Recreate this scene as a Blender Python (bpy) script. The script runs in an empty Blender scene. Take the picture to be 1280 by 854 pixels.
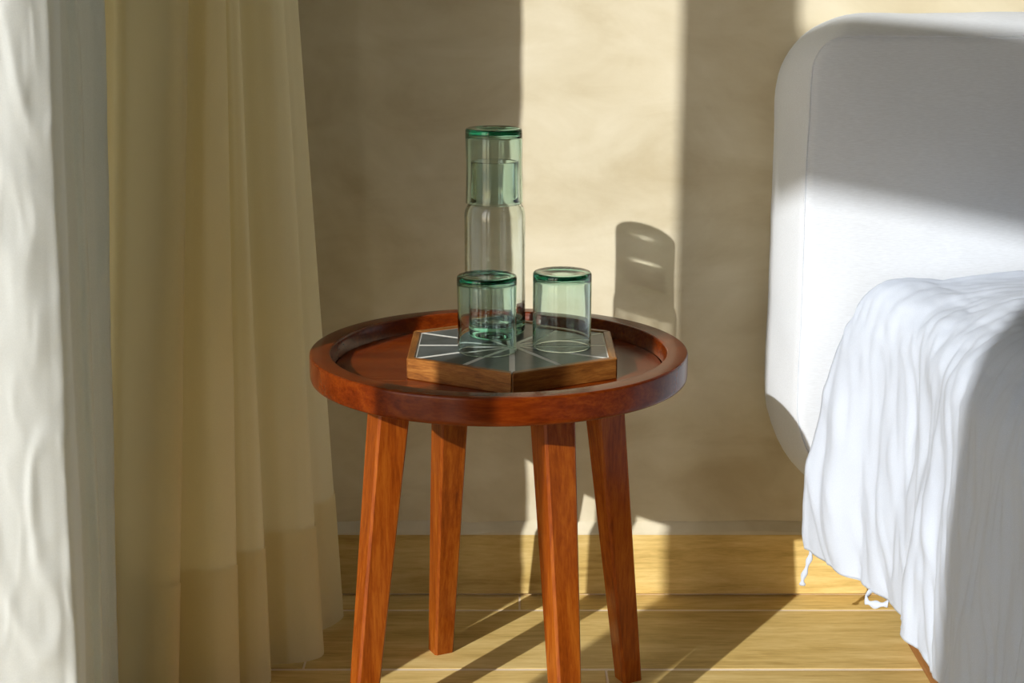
import bpy, bmesh, math, random
from mathutils import Vector, Matrix, noise
random.seed(4)
S = bpy.context.scene
COL = S.collection

# ------------------------------------------------------------------ camera
FPX, PITCH, CAMH = 2000.0, math.radians(13.53), 0.995
cam = bpy.data.cameras.new('camera'); camo = bpy.data.objects.new('camera', cam); COL.objects.link(camo)
cam.sensor_width = 36.0; cam.lens = FPX / 1280.0 * 36.0; cam.clip_start = 0.02
camo.location = (0, 0, CAMH); camo.rotation_euler = (math.pi / 2 - PITCH, 0, 0)
S.camera = camo

# ------------------------------------------------------------------ sky, sun, exposure
SUN = Vector((0.69, 1.0, -0.60))            # direction the light travels
w = bpy.data.worlds.new('sky'); S.world = w; w.use_nodes = True
nt = w.node_tree; nt.nodes.clear()
out = nt.nodes.new('ShaderNodeOutputWorld'); bg = nt.nodes.new('ShaderNodeBackground')
sky = nt.nodes.new('ShaderNodeTexSky'); sky.sky_type = 'NISHITA'; sky.sun_disc = False
sky.sun_elevation = math.atan2(0.60, math.hypot(0.69, 1.0)); sky.sun_rotation = math.atan2(-0.69, -1.0)
hs = nt.nodes.new('ShaderNodeHueSaturation'); hs.inputs['Saturation'].default_value = 0.8
nt.links.new(sky.outputs[0], hs.inputs['Color']); nt.links.new(hs.outputs[0], bg.inputs[0]); nt.links.new(bg.outputs[0], out.inputs[0])
bg.inputs[1].default_value = 0.16
sl = bpy.data.lights.new('sun', 'SUN'); sl.energy = 3.4; sl.angle = math.radians(0.53); sl.color = (1.0, 0.97, 0.92)
so = bpy.data.objects.new('sun', sl); COL.objects.link(so); so.location = (-4, -4, 5)
so.rotation_euler = SUN.to_track_quat('-Z', 'Y').to_euler()
try: sl.cycles.is_caustics_light = True
except Exception: pass
S.view_settings.view_transform = 'Standard'; S.view_settings.look = 'None'
S.view_settings.exposure = 0.35; S.view_settings.gamma = 1.0; S.view_settings.use_curve_mapping = False

# ------------------------------------------------------------------ helpers
cp, sp = math.cos(PITCH), math.sin(PITCH)
def on_y(px, py, Y):
    u = (px - 640) / FPX; v = (427 - py) / FPX
    t = Y / (cp + v * sp)
    return Vector((t * u, Y, CAMH + t * (-sp + v * cp)))
def floor_py(Y):
    zc = Y * cp + CAMH * sp; up = Y * sp - CAMH * cp
    return 427 - FPX * up / zc

def link(o, parent=None):
    COL.objects.link(o)
    if parent: o.parent = parent
    return o
def obj(name, bm, mat, parent=None, smooth=False, loc=None):
    me = bpy.data.meshes.new(name)
    bmesh.ops.recalc_face_normals(bm, faces=bm.faces)
    bm.to_mesh(me); bm.free()
    if smooth:
        for p in me.polygons: p.use_smooth = True
    me.materials.append(mat)
    o = bpy.data.objects.new(name, me); link(o, parent)
    if loc is not None: o.location = loc
    return o
def tag(o, label=None, cat=None, group=None, kind=None):
    if label: o['label'] = label
    if cat: o['category'] = cat
    if group: o['group'] = group
    if kind: o['kind'] = kind
    return o
def empty(name, loc, label, cat, group=None):
    o = bpy.data.objects.new(name, None); link(o); o.location = loc; o.empty_display_size = 0.05
    return tag(o, label, cat, group)
def box(x0, x1, y0, y1, z0, z1, bev=0.0, seg=2, bm=None):
    b = bmesh.new()
    bmesh.ops.create_cube(b, size=1.0)
    for v in b.verts:
        v.co = Vector(((x0 + x1) / 2 + v.co.x * (x1 - x0), (y0 + y1) / 2 + v.co.y * (y1 - y0), (z0 + z1) / 2 + v.co.z * (z1 - z0)))
    if bev: bmesh.ops.bevel(b, geom=b.edges[:], offset=bev, segments=seg, profile=0.5, affect='EDGES')
    if bm is not None:
        me = bpy.data.meshes.new('tmp'); b.to_mesh(me); b.free(); bm.from_mesh(me); bpy.data.meshes.remove(me); return bm
    return b
def lathe(prof, seg=96, wob=0.0, seed=0.0):
    b = bmesh.new(); rings = []
    for (r, z) in prof:
        if r < 1e-6: rings.append([b.verts.new((0, 0, z))]); continue
        ring = []
        for i in range(seg):
            a = 2 * math.pi * i / seg
            k = 1 + wob * noise.noise((math.cos(a) * 0.9 + seed, math.sin(a) * 0.9, z * 14 + seed))
            ring.append(b.verts.new((r * k * math.cos(a), r * k * math.sin(a), z)))
        rings.append(ring)
    n = len(rings)
    closed = len(rings[0]) > 1 and len(rings[-1]) > 1
    for j in range(n if closed else n - 1):
        A, B = rings[j], rings[(j + 1) % n]
        for i in range(seg):
            i2 = (i + 1) % seg
            if len(A) == 1 and len(B) == 1: continue
            if len(A) == 1: b.faces.new((A[0], B[i], B[i2]))
            elif len(B) == 1: b.faces.new((A[i], A[i2], B[0]))
            else: b.faces.new((A[i], A[i2], B[i2], B[i]))
    return b
def round_profile(pts, steps=5):
    """pts: (r, z, radius): rounds the inner corners of an open profile"""
    res = []
    for i, (r, z, k) in enumerate(pts):
        if k <= 0 or i in (0, len(pts) - 1): res.append((r, z)); continue
        P = Vector((r, z)); A = Vector(pts[i - 1][:2]); B = Vector(pts[i + 1][:2])
        a = P + (A - P).normalized() * min(k, (A - P).length * 0.49); c = P + (B - P).normalized() * min(k, (B - P).length * 0.49)
        for s in range(steps + 1):
            t = s / steps; q = a * (1 - t) ** 2 + P * 2 * t * (1 - t) + c * t * t
            res.append((q.x, q.y))
    return res
def catmull(pts, per=10):
    res = []; n = len(pts); V = [Vector(p) for p in pts]
    for i in range(n - 1):
        p0, p1, p2, p3 = V[max(i - 1, 0)], V[i], V[i + 1], V[min(i + 2, n - 1)]
        for k in range(per):
            t = k / per
            res.append(0.5 * ((2 * p1) + (p2 - p0) * t + (2 * p0 - 5 * p1 + 4 * p2 - p3) * t * t + (-p0 + 3 * p1 - 3 * p2 + p3) * t ** 3))
    res.append(V[-1]); return res
def grid(rows):
    b = bmesh.new(); V = [[b.verts.new(p) for p in r] for r in rows]
    for j in range(len(V) - 1):
        for i in range(len(V[0]) - 1):
            b.faces.new((V[j][i], V[j][i + 1], V[j + 1][i + 1], V[j + 1][i]))
    return b

# ------------------------------------------------------------------ materials
class N:
    def __init__(s, name):
        s.m = bpy.data.materials.new(name); s.m.use_nodes = True; s.t = s.m.node_tree
        s.b = s.t.nodes['Principled BSDF']; s.o = s.t.nodes['Material Output']
    def n(s, typ, **kw):
        nd = s.t.nodes.new(typ)
        for k, v in kw.items():
            if k.startswith('_'): setattr(nd, k[1:], v)
            else: nd.inputs[k.replace('__', ' ')].default_value = v
        return nd
    def l(s, a, b): s.t.links.new(a, b)
    def ramp(s, fac, stops):
        r = s.n('ShaderNodeValToRGB'); e = r.color_ramp.elements
        while len(e) < len(stops): e.new(0.5)
        for i, (p, c) in enumerate(stops): e[i].position = p; e[i].color = (*c, 1)
        s.l(fac, r.inputs[0]); return r.outputs[0]
    def bump(s, h, strength, dist):
        b = s.n('ShaderNodeBump', Strength=strength, Distance=dist); s.l(h, b.inputs['Height']); s.l(b.outputs[0], s.b.inputs['Normal'])

def mat_wood(name, dark, mid, light, stretch=(1, 14, 14), scale=6.0, rough=0.4, bump=0.15, spec=0.5, coat=0.0, fine=1.0):
    m = N(name)
    tc = m.n('ShaderNodeTexCoord'); oi = m.n('ShaderNodeObjectInfo')
    mul = m.n('ShaderNodeVectorMath', _operation='SCALE'); mul.inputs[0].default_value = (13.1, 7.7, 5.3); m.l(oi.outputs['Random'], mul.inputs['Scale'])
    add = m.n('ShaderNodeVectorMath', _operation='ADD'); m.l(tc.outputs['Object'], add.inputs[0]); m.l(mul.outputs[0], add.inputs[1])
    mp = m.n('ShaderNodeMapping'); mp.inputs['Scale'].default_value = stretch; m.l(add.outputs[0], mp.inputs[0])
    n1 = m.n('ShaderNodeTexNoise', Scale=scale, Detail=6.0, Roughness=0.6, Distortion=0.8); m.l(mp.outputs[0], n1.inputs['Vector'])
    n2 = m.n('ShaderNodeTexNoise', Scale=scale * 6 * fine, Detail=4.0, Roughness=0.7, Distortion=0.3); m.l(mp.outputs[0], n2.inputs['Vector'])
    wv = m.n('ShaderNodeMath', _operation='MULTIPLY_ADD'); wv.inputs[1].default_value = 0.45; m.l(n2.outputs[0], wv.inputs[0])
    h = m.n('ShaderNodeMath', _operation='MULTIPLY'); h.inputs[1].default_value = 0.62; m.l(n1.outputs[0], h.inputs[0]); m.l(h.outputs[0], wv.inputs[2])
    col = m.ramp(wv.outputs[0], [(0.36, dark), (0.52, mid), (0.68, light)])
    hv = m.n('ShaderNodeHueSaturation'); m.l(col, hv.inputs['Color'])
    rv = m.n('ShaderNodeMapRange'); rv.inputs['To Min'].default_value = 0.86; rv.inputs['To Max'].default_value = 1.12; m.l(oi.outputs['Random'], rv.inputs[0]); m.l(rv.outputs[0], hv.inputs['Value'])
    m.l(hv.outputs[0], m.b.inputs['Base Color'])
    m.b.inputs['Roughness'].default_value = rough; m.b.inputs['Specular IOR Level'].default_value = spec; m.b.inputs['Coat Weight'].default_value = coat
    m.bump(wv.outputs[0], bump, 0.002)
    return m.m
def mat_plain(name, col, rough=0.6, metal=0.0, spec=0.5):
    m = N(name); tc = m.n('ShaderNodeTexCoord'); nz = m.n('ShaderNodeTexNoise', Scale=18.0, Detail=4.0); m.l(tc.outputs['Object'], nz.inputs['Vector'])
    c = m.ramp(nz.outputs[0], [(0.3, tuple(x * 0.9 for x in col)), (0.7, tuple(min(1, x * 1.06) for x in col))])
    m.l(c, m.b.inputs['Base Color']); m.b.inputs['Roughness'].default_value = rough; m.b.inputs['Metallic'].default_value = metal; m.b.inputs['Specular IOR Level'].default_value = spec
    return m.m
def mat_plaster(name):
    m = N(name); tc = m.n('ShaderNodeTexCoord')
    a = m.n('ShaderNodeTexNoise', Scale=3.2, Detail=8.0, Roughness=0.62, Distortion=1.2); m.l(tc.outputs['Object'], a.inputs['Vector'])
    mp = m.n('ShaderNodeMapping'); mp.inputs['Scale'].default_value = (1.0, 1.0, 2.2); mp.inputs['Rotation'].default_value = (0, 0.5, 0); m.l(tc.outputs['Object'], mp.inputs[0])
    b = m.n('ShaderNodeTexNoise', Scale=6.0, Detail=6.0, Roughness=0.55, Distortion=0.7); m.l(mp.outputs[0], b.inputs['Vector'])
    f = m.n('ShaderNodeTexNoise', Scale=160.0, Detail=3.0); m.l(tc.outputs['Object'], f.inputs['Vector'])
    mx = m.n('ShaderNodeMath', _operation='ADD'); m.l(a.outputs[0], mx.inputs[0]); m.l(b.outputs[0], mx.inputs[1])
    hf = m.n('ShaderNodeMath', _operation='MULTIPLY'); hf.inputs[1].default_value = 0.5; m.l(mx.outputs[0], hf.inputs[0])
    c = m.ramp(hf.outputs[0], [(0.36, (0.54, 0.472, 0.320)), (0.5, (0.63, 0.572, 0.418)), (0.64, (0.70, 0.648, 0.500))])
    m.l(c, m.b.inputs['Base Color']); m.b.inputs['Roughness'].default_value = 0.62; m.b.inputs['Specular IOR Level'].default_value = 0.3
    fh = m.n('ShaderNodeMath', _operation='MULTIPLY_ADD'); fh.inputs[1].default_value = 0.12; m.l(f.outputs[0], fh.inputs[0]); m.l(b.outputs[0], fh.inputs[2])
    m.bump(fh.outputs[0], 0.22, 0.004)
    return m.m
def mat_fabric(name, col, transl=0.0, transp=0.0, weave=900.0, bump=0.12, tint=None, slub=(1, 1, 1)):
    m = N(name); tc = m.n('ShaderNodeTexCoord')
    mp = m.n('ShaderNodeMapping'); mp.inputs['Scale'].default_value = slub; m.l(tc.outputs['Object'], mp.inputs[0])
    a = m.n('ShaderNodeTexNoise', Scale=weave, Detail=2.0); m.l(mp.outputs[0], a.inputs['Vector'])
    g = m.n('ShaderNodeTexNoise', Scale=7.0, Detail=4.0); m.l(tc.outputs['Object'], g.inputs['Vector'])
    s_ = m.n('ShaderNodeMath', _operation='MULTIPLY_ADD'); s_.inputs[1].default_value = 0.6; m.l(a.outputs[0], s_.inputs[0])
    s2 = m.n('ShaderNodeMath', _operation='MULTIPLY'); s2.inputs[1].default_value = 0.4; m.l(g.outputs[0], s2.inputs[0]); m.l(s2.outputs[0], s_.inputs[2])
    c = m.ramp(s_.outputs[0], [(0.3, tuple(x * 0.90 for x in col)), (0.7, tuple(min(0.95, x * 1.05) for x in col))])
    m.l(c, m.b.inputs['Base Color']); m.b.inputs['Roughness'].default_value = 0.9; m.b.inputs['Specular IOR Level'].default_value = 0.1
    m.b.inputs['Sheen Weight'].default_value = 0.08
    m.bump(a.outputs[0], bump, 0.0006)
    cur = m.b.outputs[0]
    if transl:
        tr = m.n('ShaderNodeBsdfTranslucent'); tr.inputs['Color'].default_value = (*(tint or col), 1)
        mx = m.n('ShaderNodeMixShader', Fac=transl); m.l(cur, mx.inputs[1]); m.l(tr.outputs[0], mx.inputs[2]); cur = mx.outputs[0]
    if transp:
        tp = m.n('ShaderNodeBsdfTransparent'); mx = m.n('ShaderNodeMixShader', Fac=transp); m.l(cur, mx.inputs[1]); m.l(tp.outputs[0], mx.inputs[2]); cur = mx.outputs[0]
    m.l(cur, m.o.inputs['Surface'])
    return m.m
def mat_glass(name, surf, absorb, density):
    m = N(name); b = m.b
    b.inputs['Base Color'].default_value = (*surf, 1); b.inputs['Transmission Weight'].default_value = 1.0; b.inputs['Roughness'].default_value = 0.0; b.inputs['IOR'].default_value = 1.48
    tc = m.n('ShaderNodeTexCoord'); nz = m.n('ShaderNodeTexNoise', Scale=22.0, Detail=1.0); m.l(tc.outputs['Object'], nz.inputs['Vector']); m.bump(nz.outputs[0], 0.12, 0.004)
    v = m.n('ShaderNodeVolumeAbsorption', Density=density); v.inputs['Color'].default_value = (*absorb, 1); m.l(v.outputs[0], m.o.inputs['Volume'])
    return m.m
def mat_slate():
    m = N('slate'); tc = m.n('ShaderNodeTexCoord'); oi = m.n('ShaderNodeObjectInfo')
    a = m.n('ShaderNodeTexNoise', Scale=26.0, Detail=7.0, Roughness=0.65, Distortion=1.0); m.l(tc.outputs['Object'], a.inputs['Vector'])
    c = m.ramp(a.outputs[0], [(0.3, (0.050, 0.062, 0.064)), (0.7, (0.105, 0.125, 0.128))])
    hv = m.n('ShaderNodeHueSaturation'); m.l(c, hv.inputs['Color']); rv = m.n('ShaderNodeMapRange'); rv.inputs['To Min'].default_value = 0.8; rv.inputs['To Max'].default_value = 1.2; m.l(oi.outputs['Random'], rv.inputs[0]); m.l(rv.outputs[0], hv.inputs['Value'])
    m.l(hv.outputs[0], m.b.inputs['Base Color']); m.b.inputs['Roughness'].default_value = 0.38; m.bump(a.outputs[0], 0.12, 0.001)
    return m.m

M_PLASTER = mat_plaster('plaster')
M_FLOOR = mat_wood('oak_plank', (0.44, 0.295, 0.088), (0.64, 0.46, 0.165), (0.78, 0.60, 0.26), stretch=(1, 9, 9), scale=3.2, rough=0.45, bump=0.12, spec=0.22)
M_GROUT = mat_plain('grout', (0.84, 0.71, 0.54), 0.9)
M_TEAK = mat_wood('teak', (0.068, 0.009, 0.0008), (0.125, 0.018, 0.0015), (0.19, 0.036, 0.003), stretch=(1.0, 9, 9), scale=5.0, rough=0.24, bump=0.05, spec=0.25)
M_TEAKLEG = mat_wood('teak_leg', (0.13, 0.022, 0.002), (0.25, 0.052, 0.004), (0.36, 0.098, 0.009), stretch=(11, 11, 1.0), scale=4.5, rough=0.24, bump=0.05, spec=0.25)
M_TRAYWOOD = mat_wood('tray_wood', (0.09, 0.026, 0.005), (0.24, 0.085, 0.014), (0.38, 0.165, 0.035), stretch=(1.5, 12, 12), scale=9.0, rough=0.4, bump=0.1)
M_BEDWOOD = mat_wood('bed_wood', (0.12, 0.040, 0.010), (0.22, 0.085, 0.022), (0.32, 0.14, 0.045), stretch=(12, 1, 12), scale=5.0, rough=0.45)
M_INLAY = mat_plain('inlay', (0.78, 0.79, 0.75), 0.6)
M_SLATE = mat_slate()
M_LINEN = mat_fabric('headboard_linen', (0.65, 0.70, 0.77), weave=420.0, bump=0.2, slub=(0.25, 1, 2.2))
M_DUVET = mat_fabric('duvet_cotton', (0.60, 0.67, 0.79), transl=0.12, weave=900.0, bump=0.08)
M_SHEET = mat_fabric('sheet_cotton', (0.76, 0.79, 0.84), weave=900.0)
M_DRAPE = mat_fabric('drape_linen', (0.79, 0.84, 0.85), transl=0.40, weave=700.0, bump=0.12)
M_SHEER = mat_fabric('sheer_voile', (0.90, 0.83, 0.60), transl=0.45, transp=0.02, weave=1100.0, bump=0.05, tint=(0.86, 0.78, 0.50))
M_GLASS = mat_glass('green_glass', (0.985, 0.997, 0.99), (0.08, 0.74, 0.62), 62.0)
M_BOTTLE = mat_glass('clear_glass', (0.99, 0.998, 0.994), (0.22, 0.84, 0.74), 20.0)
M_WHITE = mat_plain('white_paint', (0.78, 0.77, 0.73), 0.55)
M_FRAME = mat_wood('window_wood', (0.14, 0.055, 0.016), (0.24, 0.10, 0.032), (0.34, 0.16, 0.06), stretch=(12, 12, 1), scale=4.0)
M_STONE = mat_plain('terrace_stone', (0.52, 0.46, 0.36), 0.8)
M_METAL = mat_plain('painted_metal', (0.7, 0.7, 0.68), 0.4, 0.3)

# ------------------------------------------------------------------ the setting
WY, XL, XR, YF, ZC = 2.406, -0.85, 3.0, -2.6, 2.62
tag(obj('wall_back', box(XL - 0.2, XR + 0.2, WY, WY + 0.15, -0.05, ZC), M_PLASTER), kind='structure')
tag(obj('wall_right', box(XR, XR + 0.15, YF, WY, -0.05, ZC), M_PLASTER), kind='structure')
tag(obj('wall_front', box(XL, XR, YF - 0.15, YF, -0.05, ZC), M_PLASTER), kind='structure')
tag(obj('ceiling', box(XL - 0.2, XR + 0.2, YF - 0.15, WY + 0.15, ZC, ZC + 0.12), M_WHITE), kind='structure')
ZH = 2.50
JAMB = 1.148
wl = bmesh.new()
box(XL - 0.12, XL, 1.50, 2.13, -0.05, ZC, bm=wl)
box(XL - 0.12, XL, 2.375, WY, -0.05, ZC, bm=wl)
box(XL - 0.12, XL, 2.13, 2.375, ZH, ZC, bm=wl)  # gap below is added behind the sheer to light it from the back
box(XL - 0.12, XL, JAMB, 1.50, ZH, ZC, bm=wl)
box(XL - 0.12, XL, YF, JAMB, ZH, ZC, bm=wl)
box(XL - 0.12, XL, YF, -0.37, -0.05, ZH, bm=wl)
tag(obj('wall_left', wl, M_PLASTER), kind='structure')
# wide glazed door: open, its frame post stands between the two openings
wf = tag(obj('window_1', box(XL - 0.05, XL, 0.555, 0.742, 0.0, ZH, 0.003), M_FRAME), kind='structure')

# floor: tile planks lying on a pale grout bed
SEAM, PW, PL, GAP = 2.337, 0.214, 1.20, 0.0060
fl = tag(obj('floor', box(XL - 0.1, XR, YF, WY + 0.02, -0.06, -0.0008), M_GROUT), kind='structure')
def plank_mesh(name, L, W):
    b = box(-L / 2, L / 2, -W / 2, W / 2, -0.010, 0.0, 0.0012, 1); me = bpy.data.meshes.new(name); b.to_mesh(me); b.free(); me.materials.append(M_FLOOR); return me
pm_full = plank_mesh('plank', PL - 0.0022, PW - GAP); pm_back = plank_mesh('plank_strip', PL - 0.0022, WY - SEAM - GAP)
offs = {0: 0.012, 1: -0.30, 2: 0.135, 3: 0.62}
row = 0; y1 = WY
while y1 > YF + 0.05:
    wdt = (WY - SEAM) if row == 0 else PW
    y0 = y1 - wdt
    x = (offs.get(row, random.random() * PL)) - 3 * PL
    while x < XR:
        if x + PL > XL:
            o = bpy.data.objects.new('plank', pm_back if row == 0 else pm_full); link(o, fl); o.location = (x + PL / 2, (y0 + y1) / 2, 0)
        x += PL
    y1 = y0; row += 1
# baseboard of the same planks with a rough plaster fillet above
BH = 0.104
bb = tag(obj('baseboard_back', box(XL, XR, WY - 0.006, WY + 0.01, 0.0, BH - 0.002), M_GROUT), kind='structure')
x = 0.78 - 3 * PL
while x < XR:
    b = box(-PL / 2 + 0.001, PL / 2 - 0.001, -0.013, 0.0, 0.004, BH, 0.001, 1)
    obj('plank', b, M_FLOOR, bb, loc=(x, WY, 0)); x += PL
fb = bmesh.new(); nseg = 260; prev = None
for i in range(nseg + 1):
    xx = XL + (XR - XL) * i / nseg
    j = 0.0035 * noise.noise((xx * 9, 0, 0)) + 0.002 * noise.noise((xx * 40, 3, 0))
    vs = [fb.verts.new((xx, WY + 0.002, BH)), fb.verts.new((xx, WY - 0.013, BH)), fb.verts.new((xx, WY - 0.012 + j * 0.4, BH + 0.004 + j)), fb.verts.new((xx, WY - 0.002, BH + 0.017 + j)), fb.verts.new((xx, WY + 0.002, BH + 0.02 + j))]
    if prev:
        for a in range(4): fb.faces.new((prev[a], prev[a + 1], vs[a + 1], vs[a]))
    prev = vs
tag(obj('trim_1', fb, M_PLASTER), kind='structure')

# outside, unseen: terrace floor, and an added bar placed to shade the headboard
tag(obj('terrace', box(-9, XL - 0.12, -7, 5, -0.14, -0.06), M_STONE), kind='structure')
tg = Vector((0.722 - 0.426, -0.107, 0)); A = Vector((-2.106, -1.435, 2.9)); B = Vector((-1.884, -1.542, 2.9)); dv = (B - A).normalized()
S0 = A - dv * 0.10; E0 = A + dv * ((XL - 0.12 - A.x) / dv.x)
bmb = box(0, (E0 - S0).length, -0.05, 0.05, 0.0, 0.24, 0.004)
shade_bar = obj('shade_caster', bmb, M_FRAME); shade_bar.location = S0; shade_bar.rotation_euler = (0, 0, math.atan2(dv.y, dv.x)); tag(shade_bar, kind='structure')

# ------------------------------------------------------------------ side table
TX, TY, TH, TT, TR = -0.017, 2.006, 0.504, 0.035, 0.243
table = empty('side_table', (TX, TY, 0), 'round reddish-brown wooden side table with raised rim and splayed legs', 'table')
RI = TR - 0.027; DEP = 0.021
prof = round_profile([(RI - 0.006, TH - TT, 0), (TR - 0.002, TH - TT, 0.002), (TR, TH - TT + 0.004, 0.004), (TR, TH, 0.0035), (RI, TH, 0.0035), (RI - 0.003, TH - DEP, 0), (RI - 0.006, TH - DEP, 0)], 4)
o = obj('rim', lathe(prof, 160), M_TEAK, table, True)
prof = [(0, TH - DEP), (0.1, TH - DEP), (RI - 0.004, TH - DEP), (RI - 0.004, TH - TT + 0.001), (0, TH - TT + 0.001)]
obj('tabletop', lathe(prof, 128), M_TEAK, table)
def leg_mesh():
    b = bmesh.new(); w0, w1 = 0.0435, 0.0295
    Lv = []
    for z, wv in ((0.0, w1), (TH - TT, w0)):
        h = wv / 2; ch = 0.003
        ring = [(-h + ch, -h), (h - ch, -h), (h, -h + ch), (h, h - ch), (h - ch, h), (-h + ch, h), (-h, h - ch), (-h, -h + ch)]
        sh = (0.202 - 0.150) * (1 - z / (TH - TT)) + 0.150
        Lv.append([b.verts.new((sh + px, py, z)) for px, py in ring])
    for i in range(8): b.faces.new((Lv[0][i], Lv[0][(i + 1) % 8], Lv[1][(i + 1) % 8], Lv[1][i]))
    b.faces.new(Lv[0][::-1]); b.faces.new(Lv[1])
    return b
first = None
for k in range(4):
    if first is None: first = obj('leg', leg_mesh(), M_TEAKLEG, table); o = first
    else: o = bpy.data.objects.new('leg', first.data); link(o, table)
    o.rotation_euler = (0, 0, 3.592 + k * math.pi / 2)

# ------------------------------------------------------------------ hexagonal tray
HX, HY, HR, HZ0, HH = 0.0, 2.004, 0.151, TH - DEP, 0.0265
tray = empty('serving_tray', (HX, HY, HZ0), 'hexagonal wooden tray inlaid with dark slate triangles on the round table', 'tray')
ang = [math.radians(-90 + 60 * k) for k in range(6)]
def hexpts(r): return [Vector((r * math.cos(a), r * math.sin(a))) for a in ang]
b = bmesh.new(); P = hexpts(HR - 0.011)
lo = [b.verts.new((p.x, p.y, 0.001)) for p in P]; hi = [b.verts.new((p.x, p.y, HH - 0.0019)) for p in P]
b.faces.new(lo[::-1]); b.faces.new(hi)
for i in range(6): b.faces.new((lo[i], lo[(i + 1) % 6], hi[(i + 1) % 6], hi[i]))
obj('inlay_bed', b, M_INLAY, tray)
fs = None
for k in range(6):
    if fs is None:
        a0, a1 = ang[0], ang[1]; r1, r0 = HR, HR - 0.0115
        b = bmesh.new(); q = [(r1, a0 + 0.003), (r1, a1 - 0.003), (r0, a1 - 0.003), (r0, a0 + 0.003)]
        vl = [b.verts.new((r * math.cos(a), r * math.sin(a), 0)) for r, a in q]; vh = [b.verts.new((r * math.cos(a), r * math.sin(a), HH)) for r, a in q]
        b.faces.new(vl[::-1]); b.faces.new(vh)
        for i in range(4): b.faces.new((vl[i], vl[(i + 1) % 4], vh[(i + 1) % 4], vh[i]))
        bmesh.ops.bevel(b, geom=b.edges[:], offset=0.0012, segments=1, affect='EDGES')
        # grain runs along the piece: turn the mesh so its local x is the long axis
        mid = (a0 + a1) / 2; tang = mid + math.pi / 2
        for v in b.verts: v.co = Matrix.Rotation(-tang, 3, 'Z') @ v.co
        fs = obj('frame_side', b, M_TRAYWOOD, tray); o = fs
        base_rot = tang
    else:
        o = bpy.data.objects.new('frame_side', fs.data); link(o, tray)
    o.rotation_euler = (0, 0, base_rot + k * math.pi / 3)
P = hexpts(HR - 0.0128)
for k in range(12):
    e = k // 2; mid = (P[e] + P[(e + 1) % 6]) / 2
    tri = [Vector((0, 0)), P[e], mid] if k % 2 == 0 else [Vector((0, 0)), mid, P[(e + 1) % 6]]
    # shrink every side inward to leave the pale inlay line
    n_ = 3; offd = [0.0036, 0.0004, 0.0036]; lines = []
    for i in range(3):
        p, q = tri[i], tri[(i + 1) % 3]; d = (q - p).normalized(); nn = Vector((-d.y, d.x)); lines.append((p + nn * offd[i], d))
    def inter(l1, l2):
        (p, d), (q, e_) = l1, l2; den = d.x * e_.y - d.y * e_.x; t = ((q - p).x * e_.y - (q - p).y * e_.x) / den; return p + d * t
    cs = [inter(lines[2], lines[0]), inter(lines[0], lines[1]), inter(lines[1], lines[2])]
    b = bmesh.new(); zl, zh = HH - 0.006, HH - 0.0016
    vl = [b.verts.new((p.x, p.y, zl)) for p in cs]; vh = [b.verts.new((p.x, p.y, zh)) for p in cs]
    b.faces.new(vl[::-1]); b.faces.new(vh)
    for i in range(3): b.faces.new((vl[i], vl[(i + 1) % 3], vh[(i + 1) % 3], vh[i]))
    obj('slate_tile', b, M_SLATE, tray)
TOP = HZ0 + HH - 0.0012

# ------------------------------------------------------------------ glassware
def tumbler_profile(h=0.098, r=0.0378):
    return round_profile([(0, h - 0.0045, 0), (0.014, h - 0.0040, 0.006), (0.026, h - 0.0006, 0.006), (0.0315, h, 0.003), (r, h - 0.0008, 0.0045), (r, h - 0.012, 0.005), (r - 0.0006, h * 0.5, 0.01),
        (r - 0.0002, 0.0, 0.0012), (r - 0.0024, 0.0, 0.0012), (r - 0.0030, h * 0.5, 0.01), (r - 0.0036, h - 0.0072, 0.008), (0.018, h - 0.0070, 0.006), (0, h - 0.0085, 0)], 6)
def caust(o):
    try: o.cycles.is_caustics_caster = True
    except Exception: pass
def tumbler(x, y, z, seed, label, rot=0.0, sc=1.0, tilt=0.0):
    o = obj('drinking_glass', lathe(tumbler_profile(), 96, 0.02, seed), M_GLASS, None, True, (x, y, z)); o.rotation_euler = (tilt, 0, rot); o.scale = (sc, sc, 1)
    caust(o); return tag(o, label, 'glass', 'green glass tumblers standing upside down')
tumbler(-0.0316, 1.975, TOP, 1.3, 'green-rimmed glass tumbler upside down on the tray, in front of the tall bottle', 0.4)
tumbler(0.0640, 1.998, TOP, 5.1, 'green glass tumbler upside down on the tray, at the side of the bottle', 1.7)
bx, by = -0.0225, 2.078
bprof = round_profile([(0, 0.007, 0), (0.016, 0.006, 0.008), (0.028, 0.0, 0.006), (0.036, 0.0, 0.003), (0.0402, 0.003, 0.004), (0.0400, 0.08, 0.01), (0.0400, 0.164, 0.010), (0.0335, 0.1735, 0.005), (0.0308, 0.178, 0.004),
    (0.0304, 0.205, 0.01), (0.0312, 0.2285, 0.001), (0.0262, 0.2285, 0.001), (0.0242, 0.205, 0.01), (0.0246, 0.180, 0.004), (0.0365, 0.163, 0.010), (0.0372, 0.08, 0.01), (0.0365, 0.014, 0.010), (0.016, 0.012, 0.008), (0, 0.0135, 0)], 6)
bot = obj('glass_bottle', lathe(bprof, 112, 0.008, 2.0), M_BOTTLE, None, True, (bx, by, TOP)); caust(bot)
tag(bot, 'clear straight-sided glass water bottle with a tumbler capped over its neck', 'bottle')
tumbler(bx - 0.0008, by, TOP + 0.1735, 9.2, 'green glass tumbler upside down over the neck of the bottle', 2.6, 0.99)
for n_ in ('wall_back', 'inlay_bed'):
    try: bpy.data.objects[n_].cycles.is_caustics_receiver = True
    except Exception: pass

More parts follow.
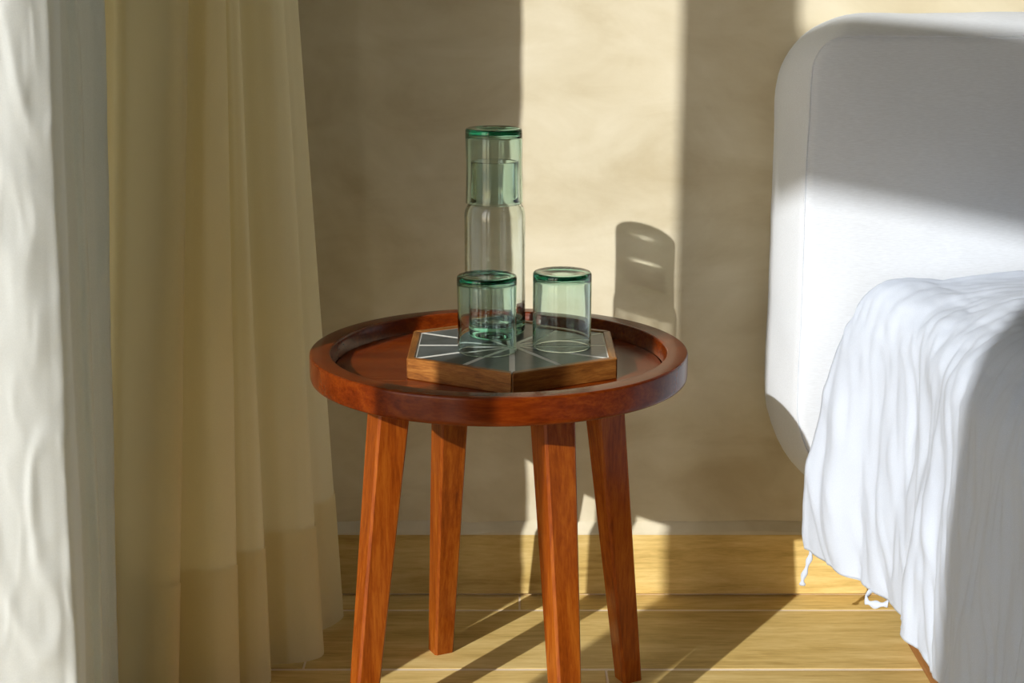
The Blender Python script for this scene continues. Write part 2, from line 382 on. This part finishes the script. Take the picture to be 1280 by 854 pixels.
# ------------------------------------------------------------------ bed
def rrect(x0, x1, z0, z1, rt, rb, n=14, nx=70, nz=36):
    arcs = []
    for (cx, cz, r, a0) in ((x0 + rb, z0 + rb, rb, 180), (x1 - rb, z0 + rb, rb, 270), (x1 - rt, z1 - rt, rt, 0), (x0 + rt, z1 - rt, rt, 90)):
        arcs.append([Vector((cx + r * math.cos(math.radians(a0 + 90 * i / n)), cz + r * math.sin(math.radians(a0 + 90 * i / n)))) for i in range(n + 1)])
    pts = []
    for k in range(4):
        pts += arcs[k]; a, b_ = arcs[k][-1], arcs[(k + 1) % 4][0]; m_ = nx if k % 2 == 0 else nz
        pts += [a.lerp(b_, q / m_) for q in range(1, m_)]
    return pts
HX0, HX1, HZB, HZT = 0.386, 1.98, 0.165, 0.917
cen = Vector(((HX0 + HX1) / 2, (HZB + HZT) / 2)); hb = bmesh.new()
def outline(d):
    k = min(1.0, d / 0.033)
    return rrect(HX0 + d, HX1 - d, HZB + d, HZT - d, 0.128 * (1 - k) + 0.034 * k, 0.20 * (1 - k) + 0.17 * k)
NB = len(outline(0))
sect = [(2.398, 0.016), (2.390, 0.006), (2.372, 0.001), (2.350, 0.0), (2.325, 0.003), (2.300, 0.009), (2.275, 0.016), (2.255, 0.0225), (2.244, 0.0275), (2.2385, 0.033), (2.2365, 0.040), (2.2350, 0.055)]
rings = []
for (yy, d) in sect:
    ring = []
    for q in outline(d):
        k = 0.0035 * noise.noise((q.x * 7, yy * 9, q.y * 5)) + 0.0012 * noise.noise((q.x * 25, yy * 25, q.y * 18))
        dirv = (q - cen).normalized(); ring.append(hb.verts.new((q.x + dirv.x * k, yy - k * 0.4, q.y + dirv.y * k)))
    rings.append(ring)
for j in range(len(rings) - 1):
    for i in range(NB):
        i2 = (i + 1) % NB; hb.faces.new((rings[j][i], rings[j][i2], rings[j + 1][i2], rings[j + 1][i]))
last = rings[-1]
for d in (0.08, 0.11, 0.14, 0.17, 0.195):
    ring = []
    for q in outline(d):
        k = 0.004 * noise.noise((q.x * 5, 0, q.y * 5)); ring.append(hb.verts.new((q.x, 2.2335 - 0.01 * (d / 0.36) + k * min(1, (d - 0.055) / 0.2), q.y)))
    for i in range(NB):
        i2 = (i + 1) % NB; hb.faces.new((last[i], last[i2], ring[i2], ring[i]))
    last = ring
hb.faces.new(last); hb.faces.new(rings[0][::-1])
head = empty('headboard', (1.18, 2.31, 0), 'padded pale linen headboard with rounded corners against the plaster wall', 'headboard')
head_loc = Vector((1.18, 2.31, 0))
def rel(bm, L):
    for v in bm.verts: v.co -= L
    return bm
obj('padded_cover', rel(hb, head_loc), M_LINEN, head, True)
# stitched seam round the front panel
def tube(pts, r, n=6, closed=False):
    b = bmesh.new(); R = []
    N_ = len(pts)
    for i, p in enumerate(pts):
        a = pts[(i - 1) % N_] if (closed or i > 0) else p; c = pts[(i + 1) % N_] if (closed or i < N_ - 1) else p
        t = (Vector(c) - Vector(a)).normalized(); u = t.orthogonal().normalized(); v = t.cross(u)
        if i and R:
            pu = R[-1][1]; u = (pu - t * pu.dot(t)).normalized(); v = t.cross(u)
        R.append(([b.verts.new(Vector(p) + (u * math.cos(2 * math.pi * k / n) + v * math.sin(2 * math.pi * k / n)) * r) for k in range(n)], u))
    for j in range(N_ if closed else N_ - 1):
        A_, B_ = R[j][0], R[(j + 1) % N_][0]
        for k in range(n): b.faces.new((A_[k], A_[(k + 1) % n], B_[(k + 1) % n], B_[k]))
    return b
seam = []
for q in outline(0.0285):
    k = 0.0035 * noise.noise((q.x * 7, 2.2425 * 9, q.y * 5)) + 0.0012 * noise.noise((q.x * 25, 2.2425 * 25, q.y * 18))
    dirv = (q - cen).normalized(); seam.append(Vector((q.x + dirv.x * k, 2.2425 - k * 0.4, q.y + dirv.y * k)) - head_loc)
obj('seam', tube(seam, 0.0016, 6, True), M_LINEN, head, True)
for xx in (0.80, 1.70): obj('leg', rel(box(xx - 0.03, xx + 0.03, 2.30, 2.38, 0.0, 0.20, 0.003), head_loc), M_BEDWOOD, head)

BX0, BX1, BY0, BY1 = 0.588, 1.95, 0.25, 2.225
bed_loc = Vector((1.27, 1.2, 0))
bed = empty('bed_frame', bed_loc, 'low brown wooden bed base showing beneath the duvet hem', 'bed')
for nm, bb_ in (('side_rail', (BX0, BX0 + 0.03, BY0, BY1, 0.0, 0.235)), ('side_rail', (BX1 - 0.03, BX1, BY0, BY1, 0.0, 0.235)), ('foot_rail', (BX0 + 0.03, BX1 - 0.03, BY0, BY0 + 0.03, 0.0, 0.235)), ('head_rail', (BX0 + 0.03, BX1 - 0.03, BY1 - 0.03, BY1, 0.0, 0.235)), ('slat_deck', (BX0 + 0.03, BX1 - 0.03, BY0 + 0.03, BY1 - 0.03, 0.20, 0.22))):
    obj(nm, rel(box(*bb_, 0.003), bed_loc), M_BEDWOOD, bed)
mt = obj('mattress', box(BX0 + 0.035, BX1 - 0.035, BY0 + 0.035, BY1 - 0.035, 0.222, 0.50, 0.04, 4), M_SHEET, None, True)
tag(mt, 'thick white mattress lying under the draped duvet', 'mattress')

# duvet: cross-section swept along the bed, flared at the corner by the headboard
back = [(1.30, 0.552), (0.80, 0.556), (0.66, 0.554), (0.60, 0.550), (0.555, 0.545), (0.512, 0.530), (0.487, 0.497), (0.467, 0.439), (0.449, 0.344), (0.433, 0.25), (0.437, 0.155)]
front = [(1.30, 0.560), (0.82, 0.562), (0.70, 0.560), (0.64, 0.556), (0.60, 0.548), (0.562, 0.528), (0.540, 0.490), (0.531, 0.42), (0.524, 0.33), (0.519, 0.24), (0.515, 0.150)]
def dense(c, n=16): return catmull([(a, b_, 0) for a, b_ in c], n)
DB, DF = dense(back), dense(front); NS = len(DB); NTt = 380; rows = []
for j in range(NTt + 1):
    t = j / NTt; yy = 2.205 - 1.75 * t
    mixf = min(1, (t * 1.75) / 0.20); mixf = mixf * mixf * (3 - 2 * mixf)
    r = []
    for i in range(NS):
        p = DB[i].lerp(DF[i], mixf); s = i / (NS - 1)
        drop = max(0.0, (s - 0.42) / 0.58)           # 0 on top, 1 at the hem
        # folds: fan outward from the top edge towards the hem
        ph = yy * 17 + 1.6 * noise.noise((yy * 3.0, s * 2.2, 1.0)) - drop * 1.1
        f1 = math.sin(ph * 1.9) * 0.5 + math.sin(ph * 3.7 + 1.1) * 0.28 + 0.9 * noise.noise((yy * 26 + drop * 2.5, s * 3.2, 4.0))
        f2 = noise.noise((yy * 60 + drop * 5, s * 9, 7.0)) + 0.6 * noise.noise((yy * 34, s * 26, 2.0))
        amp = 0.0022 + 0.0075 * drop ** 1.1
        puff = 0.010 * noise.noise((yy * 4, s * 6, 9.0)) * (1 - drop)
        cr = max(0.0, 1 - 3.2 * abs(noise.noise((yy * 15 + drop * 3.0, s * 3.4 + yy * 2, 12.0)))) + 0.7 * max(0.0, 1 - 3.5 * abs(noise.noise((yy * 33 + drop * 6.0, s * 6.5, 15.0))))
        k = f1 * amp + f2 * 0.0022 + cr * (0.0016 + 0.0030 * drop)
        a_ = DB[max(i - 1, 0)].lerp(DF[max(i - 1, 0)], mixf); c_ = DB[min(i + 1, NS - 1)].lerp(DF[min(i + 1, NS - 1)], mixf)
        d = Vector((c_.x - a_.x, c_.y - a_.y)).normalized(); nn = Vector((d.y, -d.x))
        if nn.x > 0 and s > 0.5: nn = -nn
        if s <= 0.5 and nn.y < 0: nn = -nn
        hemz = 0.006 * noise.noise((yy * 7, 3, 3)) * drop + 0.006 * noise.noise((yy * 23, 5, 3)) * drop
        backwave = 0.016 * noise.noise((s * 5, 8, 1)) * (1 - min(1, t / 0.1)) * drop
        r.append(Vector((p.x + nn.x * (k + puff), yy + backwave, p.y + nn.y * (k + puff) + hemz)))
    rows.append(r)
dloc = Vector((0.9, 1.35, 0.5))
duvet = empty('duvet', dloc, 'crumpled white cotton duvet draped over the side of the bed', 'duvet')
cv = obj('cover', rel(grid(rows), dloc), M_DUVET, duvet, True)
sm = cv.modifiers.new('thick', 'SOLIDIFY'); sm.thickness = 0.006; sm.offset = 1
# hem band
def ribbon(pts, wid, wdir, name):
    rws = []
    for i, p in enumerate(pts):
        p = Vector(p); q = Vector(wdir) * wid * (0.8 + 0.3 * math.sin(i * 0.9)); rws.append([p - q / 2, p + Vector((0.0006, 0, 0)) * math.sin(i), p + q / 2])
    o = obj(name, rel(grid(rws), dloc), M_DUVET, duvet, True); s_ = o.modifiers.new('thick', 'SOLIDIFY'); s_.thickness = 0.0015; return o
hemline = [r[-1] for r in rows]
hb_ = []
for r in rows: hb_.append([r[-1] + Vector((-0.003, 0, 0.022)), r[-1] + Vector((-0.0045, 0, 0.010)), r[-1] + Vector((-0.003, 0, -0.001))])
obj('hem', rel(grid(hb_), dloc), M_DUVET, duvet, True)
h0 = hemline[2]
ribbon(catmull([h0 + Vector((0.006, -0.001, 0.012)), h0 + Vector((0.004, -0.003, -0.006)), h0 + Vector((0.001, -0.004, -0.020)), h0 + Vector((-0.004, -0.005, -0.036)), h0 + Vector((-0.007, -0.005, -0.050)), h0 + Vector((-0.006, -0.005, -0.056))], 5), 0.009, (0.85, -0.45, 0.15), 'tie_ribbon')
jj = min(range(len(hemline)), key=lambda j: abs(hemline[j].y - 2.05)); h1 = hemline[jj]
ribbon(catmull([h1 + Vector((0.006, 0.004, 0.006)), h1 + Vector((-0.008, 0.002, -0.001)), h1 + Vector((-0.016, -0.002, -0.006)), h1 + Vector((-0.014, -0.008, -0.012)), h1 + Vector((-0.002, -0.018, -0.012)), h1 + Vector((0.010, -0.026, -0.006))], 6), 0.011, (0.25, 0.3, 0.9), 'tie_ribbon')

# ------------------------------------------------------------------ curtains
def curtain_rows(P, ztop, per, nz, disp, ztrim=0.0):
    top = []; bot = []
    for (pt, pb, Y, *yb) in P:
        Yb = yb[0] if yb else Y
        top.append(on_y(pt, 0, Y)); bot.append(on_y(pb, min(854, floor_py(Yb)), Yb))
    T, B_ = catmull(top, per), catmull(bot, per); res = []
    for j in range(nz + 1):
        s = j / nz; z = ztop + (ztrim - ztop) * (1 - (1 - s) ** 1.0)
        r = []
        for i in range(len(T)):
            k = (z - B_[i].z) / (T[i].z - B_[i].z)
            if k > 1: k = 1 + (k - 1) * 0.35 / (1 + 0.25 * (k - 1))
            p = B_[i].lerp(T[i], k); p = Vector((p.x, p.y, z))
            r.append(disp(p, i, z, len(T)))
        res.append(r)
    return res
def sheer_disp(p, i, z, n):
    return p + Vector((0.0025 * noise.noise((i * 0.08, z * 2.0, 1)), 0.006 * noise.noise((i * 0.06, z * 1.6, 5)), 0))
SP = [(95, 82, 2.10), (125, 112, 2.07), (148, 138, 2.08), (166, 151, 2.03), (200, 176, 1.955), (220, 203, 1.935), (235.5, 222, 1.945), (230, 215, 1.985), (240, 232, 1.99), (262, 270, 1.985), (281, 299, 2.01), (277, 292, 2.055), (287, 312, 2.06), (298, 337, 2.075), (294, 329, 2.125), (318, 362, 2.135), (342, 388, 2.145), (354.5, 404, 2.17), (349, 396, 2.24), (361, 415, 2.27), (372.5, 428, 2.305), (366, 420, 2.35)]
sr = curtain_rows(SP, 2.56, 8, 70, sheer_disp, 0.004)
sheer = empty('sheer_curtain', (-0.4, 2.1, 0), 'cream sheer curtain hanging in soft folds beside the wooden table', 'curtain'); sl_ = Vector((-0.4, 2.1, 0))
obj('panel', rel(grid(sr), sl_), M_SHEER, sheer, True)
HEMZ = 0.205
hr = curtain_rows(SP, HEMZ, 8, 8, sheer_disp, 0.005)
hr = [[Vector((p.x + 0.002, p.y - 0.0035, p.z + 0.004 * noise.noise((p.x * 30, p.y * 30, 0)) * (p.z > 0.15))) for p in r] for r in hr]
obj('hem', rel(grid(hr), sl_), M_SHEER, sheer, True)
def ridge(v): return 1 - abs(v) * 2
def drape_disp(p, i, z, n):
    a = noise.noise((p.x * 8 + 3, p.y * 5, z * 2.6 + p.x * 4)); b_ = noise.noise((p.x * 16 + z * 5.5, p.y * 8, z * 6.5 - p.x * 12 + 5))
    c_ = noise.noise((p.x * 30 - z * 8, 4.0, z * 13 + p.x * 20))
    k = 0.0035 * a + 0.0055 * max(0, ridge(b_) - 0.45) + 0.0022 * max(0, ridge(c_) - 0.5)
    return p + Vector((0.003 * noise.noise((z * 4, i * 0.1, 2)), -k, 0))
DP = [(-450, -450, 1.575), (-330, -330, 1.60), (-230, -230, 1.585), (-140, -135, 1.63), (-70, -60, 1.635), (-25, -15, 1.665), (15, 25, 1.672), (48, 78, 1.685), (66, 103, 1.705), (73, 108, 1.76), (72, 105, 1.82), (82, 117, 1.845), (97, 132, 1.85), (94, 127, 1.905), (110, 137, 1.92), (131, 148, 1.93), (124, 142, 1.975), (90, 100, 1.985)]
DP = [(a, b_, y - 0.004, y - 0.038) if i < 9 else (a, b_, y) for i, (a, b_, y) in enumerate(DP)]
DP[0] = (-450, -395, 1.57, 1.55); DP[1] = (-330, -290, 1.595, 1.575)
dr = curtain_rows(DP, 2.56, 14, 260, drape_disp, 0.006)
drape = empty('linen_drape', (-0.6, 1.65, 0), 'heavy white linen drape with creases hanging beside the sheer curtain', 'curtain'); dl = Vector((-0.6, 1.65, 0))
dp = obj('panel', rel(grid(dr), dl), M_DRAPE, drape, True)
for (nm, a, b_, lab, par, pl) in (('track', (-0.80, 1.62), (-0.56, 1.93), None, drape, dl), ('track', (-0.54, 2.02), (-0.36, 2.36), None, sheer, sl_)):
    A_, B_ = Vector((a[0], a[1], 2.575)), Vector((b_[0], b_[1], 2.575)); d = B_ - A_
    o = obj(nm, box(0, d.length, -0.05, 0.05, -0.02, 0.045, 0.004), M_METAL, par); o.location = A_ - pl; o.rotation_euler = (0, 0, math.atan2(d.y, d.x))
